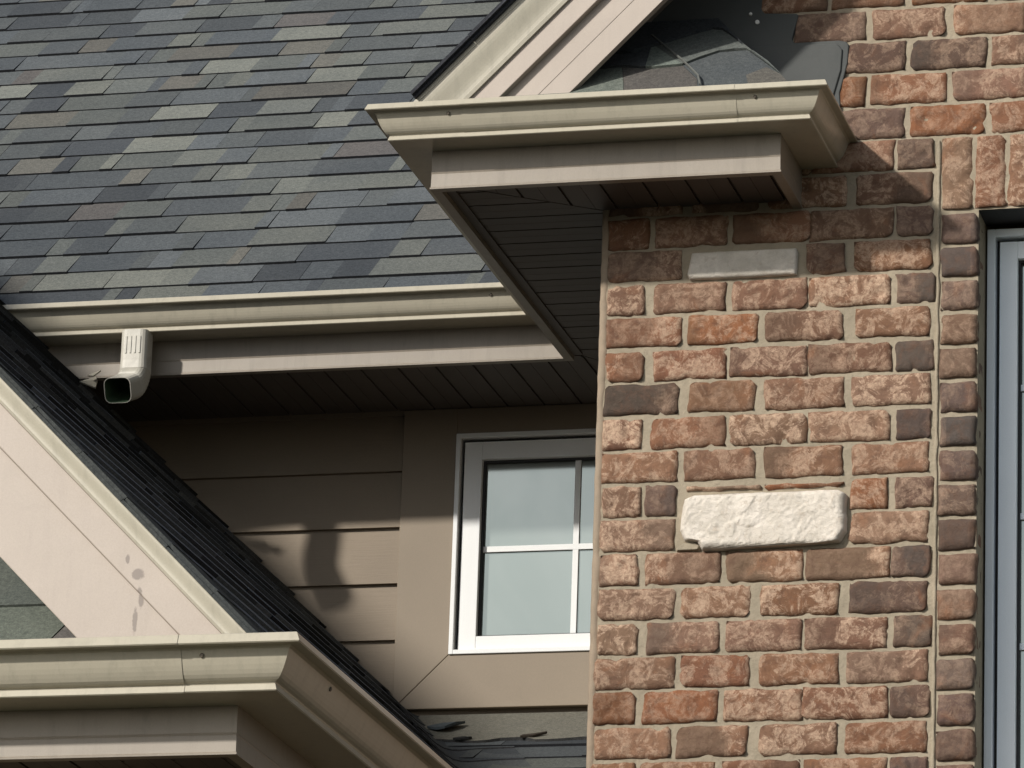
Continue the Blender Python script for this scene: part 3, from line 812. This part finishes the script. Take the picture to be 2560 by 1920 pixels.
scrap([(-3.435, 13.376), (-3.40, 13.380), (-3.368, 13.402), (-3.366, 13.407), (-3.398, 13.398), (-3.43, 13.390)], .005, 'twig',
      'thin dark twig lying on the grey strip near the brick bay', 'twig', (.035, .028, .022, 1), [0, 0, .002, .003, .001, 0])

# ------------------------------------------------------------------ rake trim
def strip_board(mb, c0, c1, y0, y1, xa, xb, sgn, m=0, cut=None):
    """board parallel to a 45 degree rake: sgn +1 -> z = x + c ; -1 -> z = c - x. bounded by c0<c1 and by plumb ends xa..xb"""
    if sgn > 0: poly = [(xa, xa+c0), (xb, xb+c0), (xb, xb+c1), (xa, xa+c1)]
    else: poly = [(xa, c0-xa), (xb, c0-xb), (xb, c1-xb), (xa, c1-xa)]
    if cut is not None: poly = clip(poly, 0, -1, -cut)
    mb.prism([(x, y1, z) for x, z in poly], [(x, y0, z) for x, z in poly], m)
rk = D.objects.new('rake_trim', None); COL.objects.link(rk); rk.parent = house; lab(rk, 'stepped pinkish-cream trim boards up the left rake of the brick gable')
# left slope of upper gable: z = x + c
CB = (-2.928, 6.056); c_b2bot = CB[1]-CB[0]                     # 8.984
c_b1bot = 6.043+3.106 ; c_crbot = 6.02+3.205 ; c_top = rz0-.004-rx0-.002
b2 = MB(); strip_board(b2, c_b2bot, c_b1bot+.02, 11.712, 11.735, -3.3, -1.0, 1, cut=6.0)
strip_board(b2, c_b2bot+.079, c_b1bot+.02, 11.7108, 11.713, -3.3, -1.0, 1, cut=6.0)
lab(b2.build('frieze_board', M['rake'], rk, .0015), 'widest, innermost board with a seam along it')
b1 = MB(); strip_board(b1, c_b1bot, c_crbot+.02, 11.690, 11.735, -3.3, -1.0, 1, cut=6.0); b1.build('fascia_board', M['rake'], rk, .002)
def crown(c0, c1, y_out, y_in, xa, xb, sgn, steps=9, cut=6.0):
    """cyma moulding: springs from y_in at the lower edge to y_out at the top"""
    mb = MB(); R_ = []
    pr = [(0, y_in), (0, y_in-.008), (.10, y_in-.010)]
    for k in range(steps+1):
        t = k/steps; a = .12+.76*t; pr.append((a, y_in-.010+(y_out-y_in+.012)*(.5-.5*math.cos(math.pi*t))))
    pr += [(.90, y_out), (1.0, y_out), (1.0, y_in+.02), (0, y_in+.02)]
    for x in (xa, xb):
        ring_ = []
        for a, y in pr:
            c = c0+(c1-c0)*a
            if x == xa and cut is not None: z = cut; X = (z-c)*sgn if sgn > 0 else c-z
            else: X = x; z = (x+c) if sgn > 0 else c-x
            ring_.append((X, y, z))
        R_.append(mb.add(ring_))
    n = len(pr)
    for k in range(n):
        fc = [R_[0][k], R_[1][k], R_[1][(k+1) % n], R_[0][(k+1) % n]]
        mb.face(fc if sgn > 0 else fc[::-1], 0)
    mb.face(R_[0]); mb.face(R_[1][::-1])
    return mb
crown(c_crbot, c_top, 11.662, 11.690, -3.3, -1.0, 1).build('crown_moulding', M['crown'], rk)
# right-hand rake of the same gable (out of frame)
rk2 = D.objects.new('rake_trim', None); COL.objects.link(rk2); rk2.parent = house
mir = lambda c: c-2.0     # z = c - x with apex at x=-1
b = MB(); strip_board(b, c_b2bot-2, c_b1bot+.02-2, 11.712, 11.735, -1.0, 1.3, -1, cut=6.0); b.build('frieze_board', M['rake'], rk2)
b = MB(); strip_board(b, c_b1bot-2, c_top-2, 11.690, 11.712, -1.0, 1.3, -1, cut=6.0); b.build('fascia_board', M['rake'], rk2)
# sloping soffit behind the upper rake
rs = MB()
cso = 9.03+.10
n_b = 0; sN = 0.0
while sN < 3.4:
    a, b = sN+.002, sN+.150-.002
    pts = [(-3.25+a*k2, -3.25+a*k2+cso), (-3.25+b*k2, -3.25+b*k2+cso)]
    (xA, zA), (xB, zB) = pts
    zc = 0
    rs.prism([(xA, 11.735, zA), (xB, 11.735, zB), (xB, 12.01, zB), (xA, 12.01, zA)][::-1], [(xA-.004, 11.735, zA+.004), (xB-.004, 11.735, zB+.004), (xB-.004, 12.01, zB+.004), (xA-.004, 12.01, zA+.004)][::-1])
    sN += .150
rs.prism([(-3.25, 11.735, -3.25+cso+.012), (-1, 11.735, -1+cso+.012), (-1, 12.01, -1+cso+.012), (-3.25, 12.01, -3.25+cso+.012)][::-1],
         [(-3.25, 11.735, -3.25+cso+.03), (-1, 11.735, -1+cso+.03), (-1, 12.01, -1+cso+.03), (-3.25, 12.01, -3.25+cso+.03)][::-1])
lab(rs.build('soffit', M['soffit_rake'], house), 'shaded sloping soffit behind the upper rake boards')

# lower gable rake, right slope: z = c - x
rl_ = D.objects.new('rake_trim', None); COL.objects.link(rl_); rl_.parent = house; lab(rl_, 'broad pinkish-cream trim boards down the lower gable rake, left side')
YR = YL
cA, cB, cC, cD = .720, .9395, 1.030, 1.0915
cutL = 4.06
b = MB(); strip_board(b, cA, cB+.02, YR-.006, YR+.02, -6.2, -3.0, -1, cut=cutL); lab(b.build('frieze_board', M['rake_low'], rl_, .0015), 'wide plain board, scuffed near its foot')
b = MB(); strip_board(b, cB, cC+.02, YR-.020, YR+.02, -6.2, -3.0, -1, cut=cutL); lab(b.build('fascia_board', M['rake_low'], rl_, .002), 'middle board with dark scuff marks')
mbc = MB(); pr = [(0, YR-.020), (0, YR-.034), (.12, YR-.038)]+[(.16+.66*t/8, YR-.038-.012*(.5-.5*math.cos(math.pi*t/8))) for t in range(9)]+[(.86, YR-.052), (1.0, YR-.052), (1.0, YR+.02), (0, YR+.02)]
R0 = mbc.add([(-6.2, y, (cC+(cD-cC)*a)+6.2) for a, y in pr]); R1 = mbc.add([((cC+(cD-cC)*a)-cutL, y, cutL) for a, y in pr])
for k in range(len(pr)): mbc.face([R0[k], R1[k], R1[(k+1) % len(pr)], R0[(k+1) % len(pr)]])
mbc.face(R0); mbc.face(R1[::-1])
lab(mbc.build('crown_moulding', M['crown'], rl_), 'pale cream edge moulding just under the dark shingles')
M['joint'] = paint('joint_shade_paint', (.20, .165, .135), .7, .2)  # dark strip along the board edges, painted in place of a shadow gap
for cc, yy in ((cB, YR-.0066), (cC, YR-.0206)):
    b = MB(); strip_board(b, cc-.0030, cc+.0003, yy, yy+.0008, -6.2, -3.0, -1, cut=cutL); b.build('joint_shade_line', M['joint'], rl_)
# left slope of the lower gable (out of frame) and gable wall
lw = MB()
lw.box(2*ridge_x+3.3, -3.32, YL+.30, YL+.5, 0, 4.0)
lw.prism([(2*ridge_x+3.3, YL+.3, 4.0), (-3.32, YL+.3, 4.0), (ridge_x, YL+.3, 6.9)], [(2*ridge_x+3.3, YL+.5, 4.0), (-3.32, YL+.5, 4.0), (ridge_x, YL+.5, 6.9)])
lw.box(-3.5, -3.32, YL+.5, YS, 0, 3.95)
lab(lw.build('siding_wall', M['siding'], house), 'plain gable wall behind the lower rake')

# ------------------------------------------------------------------ return roofs
rr = MB()
def rp(x, y, h=0, z0=5.985, y0=11.66): return (x, y-h*k2, z0+(y-y0)+h*k2)
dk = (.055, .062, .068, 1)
# body: hipped little roof against the wall
pB = [(-3.2, 11.66), (-2.34, 11.66), (-2.68, 12.0), (-3.2, 12.0)]
rr.prism([(x, y, 5.975) for x, y in pB], [rp(x, y) for x, y in pB], 0, dk)
rr.prism([(-2.34, 11.66, 5.975), (-2.34, 12.0, 5.975), (-2.68, 12.0, 5.975)], [(-2.34, 11.66, 5.985), (-2.34, 12.0, 5.986), (-2.68, 12.0, 6.325)], 0, dk)
def sheet(pts, h, col):
    pts = [(x, y) for x, y in pts]
    rr.prism([rp(x, y, 0) for x, y in pts][::-1], [rp(x, y, h) for x, y in pts][::-1], 0, (*col, 1))
Aline = [(-3.1, 11.80), (-2.878, 11.812), (-2.829, 11.813), (-2.744, 11.799), (-2.671, 11.805), (-2.63, 11.832), (-2.589, 11.853), (-2.55, 11.858), (-2.519, 11.856), (-2.498, 11.844), (-2.451, 11.797), (-2.405, 11.738)]
Bline = [(-3.1, 11.86), (-2.816, 11.862), (-2.734, 11.898), (-2.681, 11.924), (-2.626, 11.947), (-2.599, 11.941), (-2.57, 11.913), (-2.535, 11.875)]
# course 1 under line A: split in pieces
sheet([(-3.15, 11.665), (-3.15, 11.80), (-2.878, 11.812), (-2.829, 11.813), (-2.806, 11.738), (-2.790, 11.665)], .006, (.115, .13, .115))
sheet([(-2.789, 11.665), (-2.805, 11.738), (-2.828, 11.813), (-2.744, 11.800), (-2.671, 11.806), (-2.62, 11.745), (-2.60, 11.665)], .006, (.085, .08, .075))
sheet([(-2.599, 11.665), (-2.619, 11.745), (-2.670, 11.806), (-2.589, 11.853), (-2.519, 11.856), (-2.498, 11.844), (-2.449, 11.80), (-2.405, 11.738), (-2.345, 11.668)], .007, (.070, .078, .082))
# course 2 from A to B
sheet([(-3.1, 11.80)]+[(-2.878, 11.812), (-2.829, 11.813), (-2.766, 11.803), (-2.773, 11.901), (-2.80, 11.95), (-3.1, 11.95)], .013, (.050, .055, .060))
sheet([(-2.765, 11.803), (-2.744, 11.799), (-2.671, 11.805), (-2.70, 11.83), (-2.772, 11.901)], .013, (.13, .15, .135))
sheet([(-2.699, 11.83), (-2.670, 11.805), (-2.63, 11.832), (-2.589, 11.853), (-2.55, 11.858), (-2.519, 11.856), (-2.498, 11.844), (-2.451, 11.797), (-2.404, 11.737), (-2.46, 11.80), (-2.62, 11.975), (-2.77, 11.975), (-2.771, 11.902)], .013, (.095, .105, .10))
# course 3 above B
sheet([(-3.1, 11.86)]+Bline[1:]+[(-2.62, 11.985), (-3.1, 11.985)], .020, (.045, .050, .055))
# small lowest cap piece
sheet([(-2.494, 11.743), (-2.449, 11.772), (-2.405, 11.738), (-2.36, 11.675), (-2.47, 11.675)], .011, (.10, .095, .085))
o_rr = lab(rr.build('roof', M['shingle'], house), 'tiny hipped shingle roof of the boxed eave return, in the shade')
# loose metal strip over it
st = MB()
pth = [(-2.779, 11.927), (-2.725, 11.868), (-2.672, 11.811), (-2.640, 11.772), (-2.614, 11.739), (-2.60, 11.70)]
for (xa2, ya2), (xb2, yb2) in zip(pth, pth[1:]):
    st.prism([rp(xa2-.0025, ya2, .018), rp(xb2-.0025, yb2, .018), rp(xb2+.0025, yb2, .018), rp(xa2+.0025, ya2, .018)], [rp(xa2-.002, ya2, .022), rp(xb2-.002, yb2, .022), rp(xb2+.002, yb2, .022), rp(xa2+.002, ya2, .022)])
st.build('metal_strip', M['strip'], o_rr)
# membrane flashing on the brick wall
fm = MB()
out = [(-2.95, 5.99), (-2.30, 5.99), (-2.306, 6.111), (-2.296, 6.15), (-2.287, 6.19), (-2.284, 6.236), (-2.290, 6.247), (-2.31, 6.252), (-2.425, 6.252), (-2.431, 6.262), (-2.415, 6.325), (-2.42, 6.331), (-2.505, 6.337), (-2.512, 6.35), (-2.508, 6.40), (-2.50, 6.46), (-2.95, 6.46)]
fm.prism([(x, YB+.005, z) for x, z in out], [(x, YB-.012, z) for x, z in out])
# a bent lower sheet, one step prouder, with a rolled right edge
lo_ = [(-2.95, 5.99), (-2.315, 5.99), (-2.322, 6.10), (-2.303, 6.17), (-2.300, 6.225), (-2.312, 6.240), (-2.43, 6.246), (-2.95, 6.246)]
fm.prism([(x, YB-.012, z) for x, z in lo_], [(x, YB-.017, z) for x, z in lo_])
o_fm2 = lab(fm.build('flashing', M['flash'], house, .004), 'dark grey membrane flashing stuck on the brick above the eave return')
screw((-2.539, YB-.012, 6.336), (0, -1, 0), o_fm2, .0045, 'nail_head', 'nail')
screw((-2.521, YB-.012, 6.313), (0, -1, 0), o_fm2, .006, 'nail_head', 'nail')
# lower return roof
r2 = MB()
def rq(x, y, h=0): return (x, y-h*k2, 4.055+(y-(YL-.03))+h*k2)
y0 = YL-.03
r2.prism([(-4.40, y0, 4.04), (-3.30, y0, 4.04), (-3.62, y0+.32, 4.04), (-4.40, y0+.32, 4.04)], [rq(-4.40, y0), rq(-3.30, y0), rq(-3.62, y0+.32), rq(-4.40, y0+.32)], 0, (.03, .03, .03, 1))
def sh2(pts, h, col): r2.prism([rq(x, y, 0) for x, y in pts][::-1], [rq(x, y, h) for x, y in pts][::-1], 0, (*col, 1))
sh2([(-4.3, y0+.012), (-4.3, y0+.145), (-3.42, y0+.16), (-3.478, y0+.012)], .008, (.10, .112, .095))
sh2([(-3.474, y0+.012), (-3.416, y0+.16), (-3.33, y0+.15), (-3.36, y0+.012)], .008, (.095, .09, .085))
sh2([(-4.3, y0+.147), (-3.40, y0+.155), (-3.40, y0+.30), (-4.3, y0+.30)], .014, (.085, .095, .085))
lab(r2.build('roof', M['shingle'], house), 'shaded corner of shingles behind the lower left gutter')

# ------------------------------------------------------------------ downspout elbow under the main gutter
def elbow(name, start, w_, d_, drop, R_, bend, tail, label, parent, ribs=True):
    mb = MB()
    path = []; n0 = 5
    P0 = Vector(start)
    for k in range(n0): path.append((P0+Vector((0, 0, -drop*k/n0)), Vector((0, 0, -1)), 0))
    c = P0+Vector((0, -R_, -drop)); nb = 16
    for k in range(nb+1):
        a = bend*k/nb
        path.append((c+Vector((0, R_*math.cos(a), -R_*math.sin(a))), Vector((0, -math.sin(a), -math.cos(a))), 1))
    pe, de = path[-1][0], path[-1][1]
    for k in range(1, 5): path.append((pe+de*tail*k/4, de, 2))
    prof = []
    rc = .019
    for (sx, sy, a0) in ((1, 1, 0), (-1, 1, 90), (-1, -1, 180), (1, -1, 270)):
        for t in range(5):
            a = math.radians(a0+90*t/4); prof.append((sx*(w_/2-rc)+rc*math.cos(a), sy*(d_/2-rc)+rc*math.sin(a)))
    rings = {0: [], 1: []}
    for inner in (0, 1):
        for q_, (p, d, s_) in enumerate(path):
            # frame: x axis = X ; depth axis = perpendicular in the YZ plane
            dep = Vector((0, -d.z, d.y))   # points to +Y when going down
            p = p+Vector((-.013*max(0, q_-5)/20, 0, 0))
            k_ = 1-.045*inner
            rb = (.0022 if (s_ == 1 and q_ % 2 and ribs) else 0)
            rings[inner].append(mb.add([tuple(p+Vector((1, 0, 0))*(a*k_*(1+rb*10))+dep*(b*k_*(1+rb*14))) for a, b in prof]))
    n = len(prof)
    for inner in (0, 1):
        for A, B in zip(rings[inner], rings[inner][1:]):
            for k in range(n):
                fc = [A[k], B[k], B[(k+1) % n], A[(k+1) % n]]
                mb.face(fc if inner else fc[::-1], inner)
    A, B = rings[0][-1], rings[1][-1]
    for k in range(n): mb.face([A[k], A[(k+1) % n], B[(k+1) % n], B[k]], 0)
    o = mb.build(name, [M['spout'], M['spout_in']], parent)
    # corrugation ribs on the front face
    if ribs:
        rb_ = MB()
        for k in range(4):
            x = P0.x-w_/2+.019+k*(w_-.038)/3
            rb_.box(x-.0022, x+.0022, P0.y-d_/2-.0022, P0.y-d_/2+.001, P0.z-drop*.62, P0.z-.020)
        rb_.build('rib', M['spout'], o, .0012) if 0 else rb_.build('rib', M['spout'], o)
    return lab(o, label) if label else o
o_el = elbow('downspout_elbow', (-4.508, 13.072, ZG+.001), .078, .072, .113, .062, math.radians(66), .075, 'pale metal downspout elbow with open mouth under the main gutter', g_m)
elbow('downspout_elbow', (XLF+.06, YL+1.12, ZLG+.001), .085, .06, .06, .05, math.radians(75), .05, 'short elbow under the lower side gutter, at the bottom edge of the photo', g_l, ribs=False)
